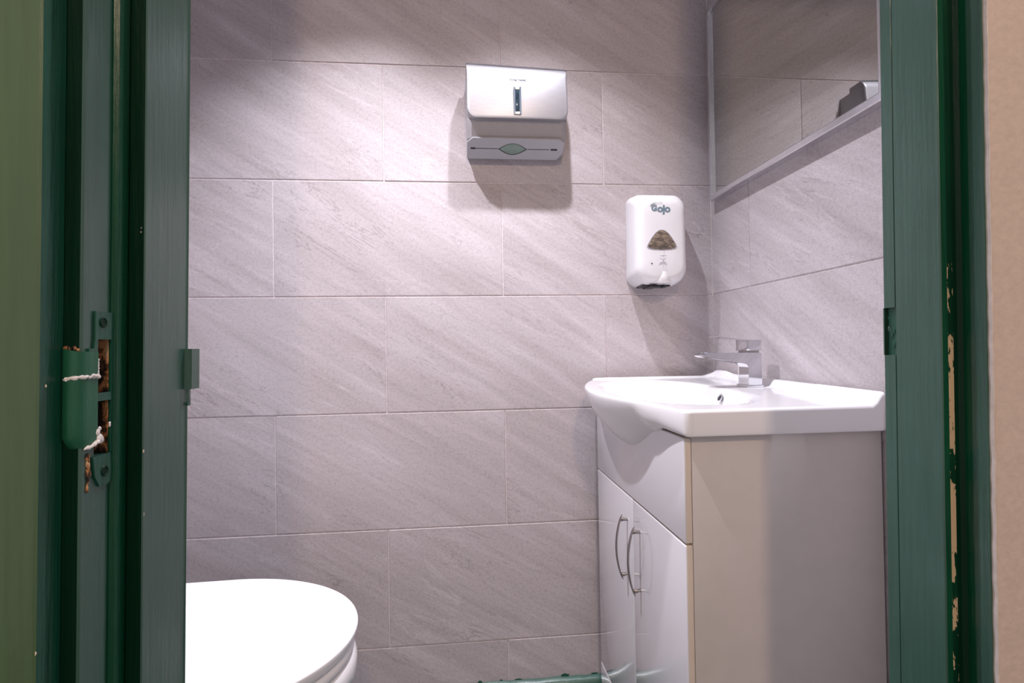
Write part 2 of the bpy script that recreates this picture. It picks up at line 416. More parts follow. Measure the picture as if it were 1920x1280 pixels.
box(bm, -1.03, -0.225, y_st, y_in, HEAD, HEAD + .02); box(bm, -0.96, -0.235, -1.0005, y_st, HEAD + .006, HEAD + .02)
struct('trim_5', bm, GREEN, smooth=False)
# hinge housing crumbs of old paint
bm = bmesh.new()
for i in range(14):
    z = random.uniform(-.009, .030); y = random.uniform(-.925, -.914); s = random.uniform(.0008, .0022)
    bmesh.ops.create_icosphere(bm, subdivisions=1, radius=s, matrix=Matrix.Translation((xR + .0024 + SHR * z, y, z)) @ Matrix.Diagonal((.6, 1, 1.8, 1)))
struct('trim_6', bm, GREEN_M)

# ------------------------------------------------------------------ strike plate on the left jamb
CHIPS = [(-0.9600, -1.0415, -0.0206, .0009, .0015), (xl - .0013, y_st + .0002, -0.0745, .0009, .0012), (xl - .0013, y_st + .0002, 0.0955, .0008, .0030), (-0.9628, -1.0465, -0.1870, .0008, .0008), (xl - .0010, y_st + .0002, -0.1230, .0005, .0012)]
st = thing('strike_plate', 'green-painted metal strike plate let into the left door jamb, with curled lip and cracked filler', 'strike plate', (xr, -1.005, -0.096))
def shx(z): return SHL * z
bm = bmesh.new()
def plate_ring(z, y0, y1, x=xr): return [(x + .0002 + shx(z), y0, z), (x + .0016 + shx(z), y0, z), (x + .0016 + shx(z), y1, z), (x + .0002 + shx(z), y1, z)]
def pbox(y0, y1, z0, z1, y0b=None, y1b=None):
    loft(bm, [plate_ring(z0, y0, y1), plate_ring(z1, y0 if y0b is None else y0b, y1 if y1b is None else y1b)])
pbox(-1.0195, -0.9850, 0.0100, 0.0300)
pbox(-1.0120, -0.9850, -0.0277, 0.0100); 
bm.free(); bm = bmesh.new()
# built around the two keep holes
pbox(-1.0140, -0.9850, 0.0105, 0.0300)                       # upper tab
pbox(-0.9965, -0.9850, -0.0725, 0.0105)                      # inner edge strip
pbox(-1.0200, -1.0110, -0.0640, 0.0040)                      # outer edge strip, runs into the lip
pbox(-1.0150, -1.0110, 0.0040, 0.0105, -1.0140, -1.0110)
pbox(-1.0110, -0.9965, -0.0330, -0.0272)                     # bridge between holes
loft(bm, [plate_ring(-0.0930, -1.0080, -0.9990), plate_ring(-0.0850, -1.0130, -0.9850), plate_ring(-0.0712, -1.0150, -0.9850)])
obj('plate', bm, GREEN_M, st, angle=30)
# curled lip rolled over the jamb edge
bm = bmesh.new()
prof = [(xr + .0019, -1.0111), (xr + .0020, -1.0200), (xr + .0012, -1.0258), (xr - .0010, -1.0290), (xr - .0045, -1.0302), (xr - .0085, -1.0292), (xr - .0102, -1.0275)]
inn = [(xr - .0100, -1.0262), (xr - .0045, -1.0270), (xr - .0012, -1.0262), (xr + .0002, -1.0240), (xr + .0004, -1.0111)]
zr = [-0.0640, -0.0625, -0.055, -0.040, -0.025, -0.010, 0.0005, 0.0020]
rings = []
for z in zr:
    k = 1 - max(0, (-.058 - z) / .006) ** 2 * .30
    rings.append([(xr + (x - xr) * k + shx(z), -1.0111 + (y + 1.0111) * k, z + 0.002 * (xr - x) / .01 * (1 if z > -.02 else -.4)) for x, y in prof + inn])
loft(bm, rings)
obj('lip', bm, GREEN_L, st, angle=50)['label'] = 'curled green lip folded over the jamb edge'
for (yy, zz) in ((-1.0060, 0.0225), (-1.0030, -0.0832)):
    bm = bmesh.new(); x0 = xr + .0012 + shx(zz)
    torus(bm, (x0 + .0006, yy, zz), (1, 0, 0), .0031, .0007, 20, 6)
    cyl(bm, (x0 - .0004, yy, zz), (x0 + .0008, yy, zz), .0026, 16, .0024)
    s = obj('screw', bm, GREEN_SHADED, st)
# white filler cracks
def crumb(pts, rad, seed):
    rnd = random.Random(seed); b = bmesh.new()
    pp = []
    for i in range(len(pts) - 1):
        a, c = Vector(pts[i]), Vector(pts[i + 1])
        for k in range(5): pp.append(a.lerp(c, k / 5) + Vector((rnd.uniform(-1, 1) * .0002, rnd.uniform(-1, 1) * .0005, rnd.uniform(-1, 1) * .0005)))
    pp.append(Vector(pts[-1]))
    rr = [rad * rnd.uniform(.6, 1.35) for _ in pp]; rr[0] *= .4; rr[-1] *= .5
    tube(b, pp, rr, 8); return b
f1 = obj('filler', crumb([(xr - .0085, -1.0292, -.0165), (xr - .0035, -1.0302, -.0160), (xr + .0014, -1.0245, -.0155), (xr + .0020, -1.0135, -.0150), (xr + .0018, -1.0105, -.0165)], .0015, 3), PUTTY, st)
f1['label'] = 'white filler line across the lip'
f2 = obj('filler', crumb([(xr + .0006, -1.0235, -.0640), (xr + .0014, -1.0170, -.0630), (xr + .0020, -1.0110, -.0600)], .0012, 4), PUTTY, st)
for grp in (((-1.0090, -.0590, .0032), (-1.0070, -.0600, .0028), (-1.0108, -.0545, .0024), (-1.0085, -.0525, .0016)), ((-.9975, -.0500, .0011), (-.9975, -.0515, .0010)), ((-1.0105, -.0060, .0011), (-1.0102, -.0040, .0010), (-1.0107, -.0080, .0012), (-1.0104, -.0100, .0011), (-1.0106, -.0120, .0012), (-1.0108, -.0140, .0013))):
    bm = bmesh.new()
    for (yy, zz, sr) in grp:
        bmesh.ops.create_icosphere(bm, subdivisions=2, radius=sr, matrix=Matrix.Translation((xr + .0014 + shx(zz), yy, zz)) @ Matrix.Diagonal((.6, 1, 1.1, 1)))
    for v in bm.verts: v.co += Vector([random.uniform(-1, 1) * .0002 for _ in range(3)])
    obj('filler', bm, PUTTY, st)
# broken wood showing above the lip and below the plate
rnd = random.Random(5)
for (x0, y0, z0, x1, y1, z1, n, zz_) in ((xr - .0095, -1.0272, .0028, xr - .0005, -1.0262, .0050, 18, 1), (xr + .0002, -1.0195, -.0930, xr + .0004, -1.0165, -.0690, 22, 2)):
    bm = bmesh.new()
    for i in range(n):
        t = rnd.random(); q = rnd.uniform(.0008, .0015)
        p = Vector((x0 + (x1 - x0) * t, rnd.uniform(y0, y1), rnd.uniform(z0, z1)))
        p.x += shx(p.z)
        bmesh.ops.create_icosphere(bm, subdivisions=1, radius=q, matrix=Matrix.Translation(p) @ Matrix.Diagonal((.7, .8, zz_ * 1.0, 1)))
    obj('splintered_wood', bm, WOOD, st)['label'] = ('bare wood broken out above the lip', 'bare wood beside the foot of the plate')[zz_ - 1]

# small chips of pale undercoat along the arrises of the left jamb
bm = bmesh.new()
for (x, y, z, a, b_) in CHIPS:
    for q in range(4):
        bmesh.ops.create_icosphere(bm, subdivisions=1, radius=a * rnd.uniform(.6, 1), matrix=Matrix.Translation((x + rnd.uniform(-a, a) * .4, y + rnd.uniform(-a, a) * .4, z + rnd.uniform(-b_, b_))) @ Matrix.Diagonal((.6, .6, 1.3, 1)))
struct('trim_8', bm, PAPER)

# rim keep on the room side of the left jamb
k = thing('rim_latch_keep', 'small green-painted keep sticking out from the room edge of the left jamb', 'latch keep', (xl, XI + .004, -0.034))
bm = bmesh.new()
prism(bm, [(xl + .0000, XI - .004), (xl + .0058, XI - .003), (xl + .0062, XI + .010), (xl - .010, XI + .010), (xl - .010, XI + .0005), (xl, XI + .0005)], -0.0320, 0.0035, SHL)
obj('keep_body', bm, GREEN, k)
bm = bmesh.new(); cyl(bm, (xl - .0025, XI + .0002, -.0450), (xl + .0010, XI + .0002, -.0450), .0016, 12); box(bm, xl - .006, xl + .0003, XI + .0002, XI + .006, -.047, -.0315, .0004)
obj('fixing_tab', bm, GREEN_M, k)

# ------------------------------------------------------------------ skirting along the back wall
bm = bmesh.new()
rnd = random.Random(9); rings = []
n = 60
for i in range(n + 1):
    x = XLW + (-0.0 - XLW) * i / n
    dz = rnd.uniform(-.0012, .0012)
    rings.append([(x, -0.0005, FL), (x, -0.019, FL), (x, -0.019, -0.892), (x, -0.0165, -0.883), (x, -0.011, -0.877 + dz * .4), (x, -0.0005, -0.8735 + dz)])
loft(bm, rings)
struct('baseboard_back', bm, GREEN, angle=50)
# paint smears over the tile above the skirting
bm = bmesh.new()
for (x, w, h) in ((-0.430, .012, .006), (-0.655, .006, .004), (-0.35, .010, .003), (-.60, .004, .003), (-0.555, .01, .002)):
    cx = x; ring = []
    for kx in range(16):
        a = 2 * math.pi * kx / 16; ring.append((cx + w * math.cos(a) * rnd.uniform(.8, 1.1), -0.8725 + h * math.sin(a) * rnd.uniform(.7, 1.1)))
    loft(bm, [[(px, -0.0004, pz) for px, pz in ring], [(px, -0.0012, pz) for px, pz in ring]])
struct('trim_7', bm, GREEN_M)

# ------------------------------------------------------------------ vanity cabinet
X0, XF, YN, YF = -0.003, -0.330, -0.588, -0.042
XD = -0.3425                        # outer face of the doors
cab = thing('vanity_cabinet', 'white gloss two-door vanity cabinet under the basin in the far right corner', 'cabinet', ((X0 + XF) / 2, (YN + YF) / 2, FL))
bm = bmesh.new()
box(bm, XF + .0005, X0, YN, YN + .016, FL, -0.147, .0006); obj('side_panel', bm, CARC, cab)
bm = bmesh.new()
box(bm, XF + .0005, X0, YF - .016, YF, FL, -0.147, .0006); obj('side_panel', bm, CARC, cab)
bm = bmesh.new()
box(bm, XF + .001, X0, YN + .016, YF - .016, -0.830, -0.815, .0004); box(bm, X0 - .012, X0 - .004, YN + .016, YF - .016, -0.815, -0.22, .0004)
box(bm, XF + .001, XF + .06, YN + .016, YF - .016, -0.335, -0.320, .0004); obj('carcass', bm, CARC, cab)
def front_panel(name, y0, y1, z0, z1):
    bm = bmesh.new(); box(bm, XD, XF, y0, y1, z0, z1, .0022, seg=3)
    for f in bm.faces:
        if f.calc_center_median().x > XD + .0028 : f.material_index = 1
    return obj(name, bm, [GLOSSW, EDGE], cab)
front_panel('upper_panel', YN, YF, -0.3165, -0.149)
YM = -0.326
doors = [front_panel('door', YM + .0012, YF, -0.8135, -0.3195), front_panel('door', YN, YM - .0012, -0.8135, -0.3195)]
front_panel('plinth_panel', YN, YF, FL, -0.8170)
for d, yy in zip(doors, (-0.288, -0.368)):
    bm = bmesh.new()
    zt, zb = -0.372, -0.488
    rr = []
    for i in range(25):
        t = i / 24; z = zt + .011 + (zb - zt - .022) * t
        xx = XD - .0115 - .0140 * math.sin(math.pi * t) ** .75
        e_ = math.sin(math.pi * t) ** .35
        hw = .0012 + .0040 * e_ - .0016 * math.sin(math.pi * t) ** 3; hd = .0010 + .0013 * e_
        rr.append([(xx + hd * math.cos(q * math.pi / 5), yy + hw * math.sin(q * math.pi / 5), z) for q in range(10)])
    loft(bm, rr)
    for z, q_ in ((zt, 1), (zb, -1)):
        rr = []
        for (xx, w, h, dz) in ((XD + .0005, .0036, .0030, 0), (XD - .005, .0034, .0030, 0), (XD - .0095, .0036, .0042, .001), (XD - .0135, .0030, .0050, .001), (XD - .0150, .0018, .0034, 0)):
            rr.append([(xx, yy + w * math.cos(2 * math.pi * q / 16), z + q_ * dz + h * math.sin(2 * math.pi * q / 16)) for q in range(16)])
        loft(bm, rr)
    obj('handle', bm, SATIN, d)['label'] = 'bowed satin metal handle'

# ------------------------------------------------------------------ basin
bas = thing('washbasin', 'white ceramic washbasin with bowed front, set on the vanity cabinet', 'washbasin', (-0.17, -0.31, -0.20))
NB = 240
corner_r = 0.012
def densify(poly, n):
    L = [0]
    for i in range(len(poly)):
        a = Vector(poly[i]); b = Vector(poly[(i + 1) % len(poly)]); L.append(L[-1] + (b - a).length)
    out = []; j = 0
    for k_ in range(n):
        s = L[-1] * k_ / n
        while L[j + 1] < s: j += 1
        a = Vector(poly[j]); b = Vector(poly[(j + 1) % len(poly)]); t = (s - L[j]) / max(1e-9, L[j + 1] - L[j])
        out.append(a.lerp(b, t))
    return out
BOW = [(-.020, -.345), (-.050, -.356), (-.100, -.382), (-.165, -.404), (-.225, -.415), (-.285, -.420), (-.339, -.4165), (-.400, -.404), (-.465, -.380), (-.530, -.362), (-.575, -.352), (-.620, -.344)]
def bow0(y):
    for (ya, xa_), (yb, xb) in zip(BOW[:-1], BOW[1:]):
        if yb <= y <= ya: t = (ya - y) / (ya - yb); return xa_ + (xb - xa_) * t
    return BOW[0][1] if y > 0 else BOW[-1][1]
def bow(y): return sum(bow0(max(-.62, min(-.02, y + k * .004))) for k in range(-7, 8)) / 15
yN, yF = -0.606, -0.030
poly = []
for i in range(81):
    y = yF + (yN - yF) * (i / 80); poly.append((bow(y), y))
# trim the ends to rounded corners
def arc(cx, cy, r, a0, a1, n=10): return [(cx + r * math.cos(math.radians(a0 + (a1 - a0) * i / n)), cy + r * math.sin(math.radians(a0 + (a1 - a0) * i / n))) for i in range(n + 1)]
poly = [q for q in poly if yN + .010 < q[1] < yF - .010]
poly += arc(bow(yN + .01) + .010, yN + .010, .010, 180, 270)
poly += arc(-0.004 - .008, yN + .008, .008, 270, 360)
poly += arc(-0.004 - .003, yF - .003, .003, 0, 90)
poly += arc(bow(yF - .010) + .010, yF - .010, .010, 90, 180)
out = densify(poly, NB)
ctr = Vector((-0.245, -0.315))
def upstand(x, y):
    a = max(0, 1 - (-x) / 0.030); b = max(0, 1 - (yF - y) / 0.022) * (1 if x > -.30 else max(0, (x + .40) / .10))
    s = lambda t: t * t * (3 - 2 * t)
    corner = max(0, 1 - (-x) / .05) * max(0, 1 - (yF - y) / .10)
    return max((.021 + .010 * (y - yF) / .576 * 0 - .009 * (y - yN) / .576) * s(min(1, a * 1.5)), .004 * s(min(1, b * 1.5))) + .006 * s(min(1, corner * 2)) + .0165 * (y - yN) / .576
ZR = -0.1030
ang = [math.atan2(p.y - ctr.y, p.x - ctr.x) for p in out]
def bowl(a, s, dx=0):          # point of the bowl contour at angle a, scale s
    ex = (0.103 if math.cos(a) > 0 else 0.143); ey = 0.225
    c_, s_ = math.cos(a), math.sin(a)
    rr = 1 / ((abs(c_) / ex) ** 2.3 + (abs(s_) / ey) ** 2.3) ** (1 / 2.3)
    return Vector((ctr.x + dx + rr * c_ * s, ctr.y + rr * s_ * s))
rings = []
def addring(fn): rings.append([fn(i) for i in range(NB)])
for s, dz in ((0.10, -.1160), (0.35, -.1120), (0.58, -.0980), (0.76, -.0740), (0.88, -.0420), (0.94, -.0180), (0.975, -.0060), (1.0, -.0015), (1.03, 0.0)):
    def f(i, s=s, dz=dz):
        q = bowl(ang[i], s); o_ = out[i]
        # never outside the rim
        lim = (o_ - ctr).length - .012
        if (q - ctr).length > lim: q = ctr + (q - ctr).normalized() * (lim - (1.03 - s) * .04)
        return (q.x, q.y, ZR + dz + (.0165 * (q.y - yN) / .576 if s < 1 else upstand(q.x, q.y)))
    addring(f)
for t in (0.15, 0.3, 0.45, 0.6, 0.72, 0.82, 0.9, 0.95):
    def f(i, t=t):
        q = bowl(ang[i], 1.03); lim = (out[i] - ctr).length - .012
        if (q - ctr).length > lim: q = ctr + (q - ctr).normalized() * lim
        o2 = out[i] + (ctr - out[i]).normalized() * .004
        p = q.lerp(o2, t / .95 if t < .95 else 1.0); return (p.x, p.y, ZR + .0008 * t + upstand(p.x, p.y))
    addring(f)
def inward(i, a):
    nrm = Vector((out[(i + 1) % NB].y - out[i - 1].y, -(out[(i + 1) % NB].x - out[i - 1].x)))
    nrm.normalize()
    if nrm.dot(out[i] - ctr) > 0: nrm = -nrm
    return out[i] + nrm * a
for a, dz in ((.0022, -.0004), (.0007, -.002), (0, -.0050)):
    addring(lambda i, a=a, dz=dz: (*inward(i, a), ZR + dz + upstand(*inward(i, a))))
def wgt(p):          # how much the bowl hangs below the front apron
    if p.x > -0.337: return 0.0
    t = (p.y - -0.295) / 0.235
    if abs(t) >= 1: return 0.0
    return (math.cos(math.pi * t) * .5 + .5) ** .8
for k_ in range(1, 15):
    th = math.pi / 2 * k_ / 14
    def f(i, th=th):
        p = out[i]; w = wgt(p); H = .0415 + .084 * w; pr_ = max(0, -.343 - p.x) if abs(p.y - ctr.y) < .285 else 0; A = .006 + 1.35 * pr_; k2 = min(1, pr_ / .040); e = 2 / (6 * (1 - k2) + 1.5 * k2)
        a = A * (1 - abs(math.cos(th)) ** e); b = .005 + (H - .005) * abs(math.sin(th)) ** e
        nrm = (inward(i, 1.0) - p); tgt = Vector((1.0, .9 * (-0.295 - p.y))).normalized()
        kk = min(1, max(0, (-.346 - p.x) / .02)) if pr_ > 0 else 0
        q = p + (nrm.lerp(tgt, kk)) * a
        return (q.x, q.y, ZR - b + upstand(p.x, p.y) * max(0, 1 - th * 6) + .010 * (p.y - yN) / .576 * min(1, th * 6))
    addring(f)
last = rings[-1]
addring(lambda i: (last[i][0] * .5 + ctr.x * .5, last[i][1] * .5 + ctr.y * .5, last[i][2] - .001))
bm = bmesh.new(); loft(bm, rings)
obj('basin_body', bm, WHITE, bas, angle=60)
bm = bmesh.new(); torus(bm, (-0.1535, -0.335, -0.1115), (-1, 0, .35), .0075, .0016, 24, 8); obj('overflow_ring', bm, CHROME, bas)
bm = bmesh.new(); cyl(bm, (-0.150, -0.335, -0.1125), (-0.1532, -0.335, -0.1115), .0066, 20); obj('overflow_hole', bm, BLACK, bas)
bm = bmesh.new(); cyl(bm, (ctr.x, ctr.y, -.2170), (ctr.x, ctr.y, -.2125), .021, 28); torus(bm, (ctr.x, ctr.y, -.2125), (0, 0, 1), .020, .002, 28, 8); obj('waste', bm, CHROME, bas)

# ------------------------------------------------------------------ tap
tap = thing('mixer_tap', 'square chrome single-lever mixer tap on the right of the basin', 'tap', (-0.058, -0.288, -0.0995))
tx0, tx1, ty0, ty1 = -0.0735, -0.0455, -0.3100, -0.2660
bm = bmesh.new(); box(bm, tx0 - .004, tx1 + .003, ty0 - .003, ty1 + .003, -.0940, -.0885, .0012); obj('base_plate', bm, CHROME, tap)
# body and spout as one casting: side outline in x-z, carried across y
bm = bmesh.new()
so = [(tx1, -.0883), (tx1, -.0212), (tx1 - .0015, -.0197), (-.1600, -.0185), (-.1740, -.0215), (-.1755, -.0240), (-.1700, -.0262), (-.100, -.0382), (-.0850, -.0400), (-.0775, -.0430), (tx0, -.0500), (tx0, -.0883)]
rings = [[(x, y, z) for x, z in so] for y in (ty0, ty1)]
rr = []
for y, s in ((ty0, .0011), (ty0 + .0011, 0), (ty1 - .0011, 0), (ty1, .0011)):
    cxm = sum(q[0] for q in so) / len(so)
    ring = []
    for i, (x, z) in enumerate(so):
        a = Vector(so[i - 1]); b = Vector(so[(i + 1) % len(so)]); nrm = Vector(((b - a).y, -(b - a).x)).normalized()
        ring.append((x + nrm.x * s, y, z + nrm.y * s))
    rr.append(ring)
loft(bm, rr)
obj('body_and_spout', bm, CHROME, tap, angle=28)
bm = bmesh.new(); cyl(bm, (-.158, -.288, -.0290), (-.158, -.288, -.0350), .0105, 24); obj('aerator', bm, SATIN, tap)
bm = bmesh.new(); box(bm, -.076, -.0465, ty0 + .006, ty1 - .004, -.0200, -.0135, .0006); obj('cartridge_collar', bm, SATIN, tap)
bm = bmesh.new(); box(bm, -.0785, -.0440, ty0 + .0005, ty1 + .0015, -.0140, .0080, .0011)
lr = []
for (x, zc, h) in ((-.044, .0080, .0012), (-.0785, .0082, .0014), (-.100, .0110, .0013), (-.1420, .0170, .0011)):
    lr.append([(x, ty0 + .0015, zc - h), (x, ty1 - .0015, zc - h), (x, ty1 - .0015, zc + h), (x, ty0 + .0015, zc + h)])
loft(bm, lr)
obj('lever', bm, CHROME, tap, angle=28)

# ------------------------------------------------------------------ mirror on the right wall
mir = thing('wall_mirror', 'large rectangular mirror in a silver aluminium frame on the right wall above the basin', 'mirror', (-0.011, -0.35, 0.383))
my0, my1, mz0, mz1 = -0.634, -0.036, 0.3860, 0.905
xfr, xgl = -0.0215, -0.0150
FWD = 0.0150
bm = bmesh.new()
def mitre(bm, a, b, c, d):
    """one side of the frame: outer edge a->b, inner edge d->c (y,z pairs)"""
    rings = []
    for (o_, i_) in ((a, d), (b, c)):
        o_ = Vector(o_); i_ = Vector(i_)
        rings.append([(-0.001, *o_), (xfr + .0015, *o_), (xfr, *o_.lerp(i_, .12)), (xfr, *o_.lerp(i_, .82)), (xfr + .0012, *o_.lerp(i_, .97)), (xgl + .0005, *i_), (-0.001, *i_)])
    loft(bm, rings)
O = [(my0, mz0), (my1, mz0), (my1, mz1), (my0, mz1)]
I = [(my0 + FWD, mz0 + FWD), (my1 - FWD, mz0 + FWD), (my1 - FWD, mz1 - FWD), (my0 + FWD, mz1 - FWD)]
for i in range(4):
    j = (i + 1) % 4; mitre(bm, O[i], O[j], I[j], I[i])
obj('frame', bm, ALU, mir, angle=25)
bm = bmesh.new(); box(bm, xgl, -0.010, my0 + .008, my1 - .008, mz0 + .008, mz1 - .008); obj('glass', bm, MIRR, mir, smooth=False)

# ------------------------------------------------------------------ paper towel dispenser
pd = thing('paper_towel_dispenser', 'brushed steel and grey paper towel dispenser on the back wall', 'towel dispenser', (-0.545, -0.0, 0.484))
cx, wd = -0.5440, 0.2540
ZT, ZL = 0.7080, 0.5660
bm = bmesh.new()
rings = []
hc = ZT - ZL
for (y, ins, topdrop) in ((-0.040, .0, .0), (-0.084, .0, .0), (-0.0925, .0003, .0022), (-0.0990, .0006, .0075), (-0.1015, .0010, .0120), (-0.1045, .0024, .0185), (-0.1052, .0045, .0220)):
    pr = rrect(cx, (ZT - topdrop * 1.0 + ZL) / 2, wd - 2 * ins, ZT - topdrop - ZL - ins, (.003, .003, .024, .024), 8)
    rings.append([(x, y + .010 * max(0, (z - .60)) / .09 * (1 if y < -.09 else 0), z) for x, z in pr])
loft(bm, rings)
for v in bm.verts: v.co.z -= (v.co.x - cx) * .035 * max(0, (v.co.z - ZL) / .14)
obj('cover', bm, BRUSH, pd, angle=40)
# grey body with sloping neck below the cover
bm = bmesh.new()
sect = [(0.0, .690), (-.060, .690), (-.092, .640), (-.092, .572), (-.088, .5600), (-.074, .5300), (-.030, .5060), (0.0, .506)]
rr = []
for x, ins in ((cx - wd / 2 + .0012, .0), (cx - wd / 2 + .0125, .0), (cx + wd / 2 - .0125, .0), (cx + wd / 2 - .0012, .0)):
    side = abs(x - cx) > wd / 2 - .005
    rr.append([(x, (y * (.86 if side and z < .58 else 1)), z - (.001 if z > .68 else 0)) for y, z in sect])
loft(bm, rr)
obj('body', bm, STEELD, pd, angle=30)
# tray
bm = bmesh.new()
tw = 0.2480; tcx = cx - 0.0020
TB, TT = (-.022, .4960), (-.0800, .5285)          # lower and upper edge of the leaning tray face (y, z)
TS = math.hypot(TT[0] - TB[0], TT[1] - TB[1]); TU = ((TT[0] - TB[0]) / TS, (TT[1] - TB[1]) / TS); TN = (-TU[1], TU[0])
def face(v, out_):         # point on the tray face: v up the face, out_ outwards
    return (TB[0] + TU[0] * v + TN[0] * out_, TB[1] + TU[1] * v + TN[1] * out_)
def tray(o_, ins):
    w = tw / 2 - ins; r = []
    for (x, v) in ((tcx - w + .002, ins), (tcx + w - .012, ins), (tcx + w, .024), (tcx + w, TS - .014 - ins), (tcx + w - .011, TS - ins), (tcx - w + .014, TS - ins), (tcx - w, TS - .014 - ins), (tcx - w, .006)):
        r.append((x, *face(v, o_)))
    return r
back_ = [(x, max(y, -.001) if False else -.004, .512 + (z - .512) * .3) for x, y, z in tray(0, 0)]
loft(bm, [back_, [(x, y * .8, z + .004) for x, y, z in tray(0, .001)], tray(0, 0), tray(.0025, .0003), tray(.0035, .0016)])
obj('tray', bm, TRAYM, pd, angle=25)
bm = bmesh.new()
def slotbox(x0, x1, v, h, up):
    b = bmesh.new(); rings = []
    for x in (x0, x1): rings.append([(x, *face(v - h, .002)), (x, *face(v - h, .0035 + up)), (x, *face(v + h, .0035 + up)), (x, *face(v + h, .002))])
    loft(b, rings); return b
obj('slot_line', slotbox(cx - .117, cx - .046, .0345, .0009, .0003), BLACK, pd)
obj('slot_line', slotbox(cx + .028, cx + .085, .0345, .0009, .0003), BLACK, pd)
for xx, w in ((cx - .1110, .0060), (cx + .0975, .0085)):
    obj('vent_slot', slotbox(xx - w, xx + w, .0345, .0026, .0006), BLACK, pd)
def lens(sc, up, w=.0350):
    r = []
    for i in range(48):
        a = 2 * math.pi * i / 48
        x = math.cos(a) * w; q = 1 - abs(math.cos(a)) ** 1.8
        r.append((cx - .0095 + x * sc, *face(.0340 + (.0170 if math.sin(a) > 0 else -.0175) * q * sc, up)))
    return r
bm = bmesh.new(); loft(bm, [lens(1.05, .0025), lens(1.05, .0039)]); obj('tab_rim', bm, BLACK, pd)
bm = bmesh.new(); loft(bm, [lens(1.0, .003), lens(1.0, .0046), lens(.9, .0052)])
for v in bm.verts: v.co.z += .0012
obj('pull_tab', bm, TABM, pd)['label'] = 'oval pale green tab'
# sight window
YC = -.1005
wx, wz = cx - .0010, .6110
bm = bmesh.new()
def fr(y, w, h, r=.002): return [(x, y, z) for x, z in rrect(wx, wz, w, h, r, 3)]
loft(bm, [fr(YC + .002, .0190, .0690), fr(-.1062, .0190, .0710), fr(-.1066, .0178, .0698), fr(-.1066, .0120, .0640), fr(-.1045, .0116, .0636)])
wdw = obj('sight_window', bm, simple('smoked_blue_plastic', (0.13, 0.16, 0.19), 0.15, nscale=50, namt=.1), pd, angle=30)
bm = bmesh.new(); box(bm, wx - .0046, wx + .0046, -.1072, -.1045, wz - .0260, wz + .0270, .0004); obj('pane', bm, DARKG, wdw)
for zz in (wz + .0305, wz - .0310):
    bm = bmesh.new(); box(bm, wx - .0052, wx + .0052, -.1070, -.1045, zz - .0030, zz + .0030, .0005); obj('paper_edge', bm, PAPER, wdw)

# ------------------------------------------------------------------ lettering
def text(s, size, loc, mat, parent, name, bold=0.0, sx=1.0, spacing=1.0, shear=0.0):
    cu = bpy.data.curves.new(name, 'FONT'); cu.body = s; cu.size = size; cu.align_x = 'CENTER'; cu.align_y = 'CENTER'
    cu.extrude = .0003; cu.offset = bold; cu.space_character = spacing; cu.shear = shear; cu.resolution_u = 6
    t = bpy.data.objects.new(name + '_curve', cu); C.objects.link(t)
    dg = bpy.context.evaluated_depsgraph_get(); dg.update()
    me = bpy.data.meshes.new_from_object(t.evaluated_get(dg)); bpy.data.objects.remove(t)
    me.name = name
    R_ = Matrix.Rotation(math.radians(90), 4, 'X')
    me.transform(Matrix.Translation(Vector((loc[0], loc[1], loc[2] + EYE)) - wloc(parent)) @ R_ @ Matrix.Diagonal((sx, 1, 1, 1)))
    me.materials.clear(); me.materials.append(mat)
    o = bpy.data.objects.new(name, me); C.objects.link(o); o.parent = parent
    return o
tt = text('interhasa!', .0100, (cx + .0025, -.0998, .6665), INKD, pd, 'lettering', 0.0004, 1.08); tt['label'] = 'small dark maker lettering'
from mathutils.bvhtree import BVHTree
_cb = bmesh.new(); _cb.from_mesh(bpy.data.objects['cover'].data); bmesh.ops.triangulate(_cb, faces=_cb.faces); _bvh = BVHTree.FromBMesh(_cb); _cb.free()
ymid = sum(v.co.y for v in tt.data.vertices) / len(tt.data.vertices)
for v in tt.data.vertices:                                            # printed flat on the leaning cover
    h_ = _bvh.ray_cast(Vector((v.co.x, -1, v.co.z)), Vector((0, 1, 0)))[0]
    if h_: v.co.y = h_.y - .00015 + (v.co.y - ymid) * .3

# ------------------------------------------------------------------ soap dispenser
sd = thing('soap_dispenser', 'white touch-free wall soap dispenser with brown sight window, below and right of the towel dispenser', 'soap dispenser', (-0.178, 0.0, 0.158))
sx_, sz_ = -0.1740, 0.2735
bm = bmesh.new()
rings = []
def tp(z):  # narrower towards the top
    t = (z - .158) / .227; return 1 - .060 * max(0, t - .35) ** 1.5
for (y, w, h, r, dz) in ((0.000, .1390, .2410, .020, .007), (-0.004, .1410, .2450, .022, .007), (-0.040, .1410, .2410, .026, .005), (-0.062, .1390, .2340, .029, .0025), (-0.074, .1350, .2250, .030, .001), (-0.083, .1250, .2120, .029, -.001), (-0.0880, .1120, .1970, .027, -.002),
                         (-0.0900, .0980, .1820, .025, -.003), (-0.0905, .0400, .1000, .015, -.003)):
    rings.append([(sx_ + (x - sx_) * tp(z), y, z) for x, z in rrect(sx_, sz_ + dz, w, h, (r, r, r * 1.35, r * 1.35), 10)])
loft(bm, rings)
obj('housing', bm, WPLAS, sd, angle=70)
bm = bmesh.new()
loft(bm, [[(x, y, z) for x, z in rrect(sx_ - .001, sz_ - .004, .1230, .222, .028, 8)] for y in (-.0003, -.010)])
bm.free()
YSF = -.0908
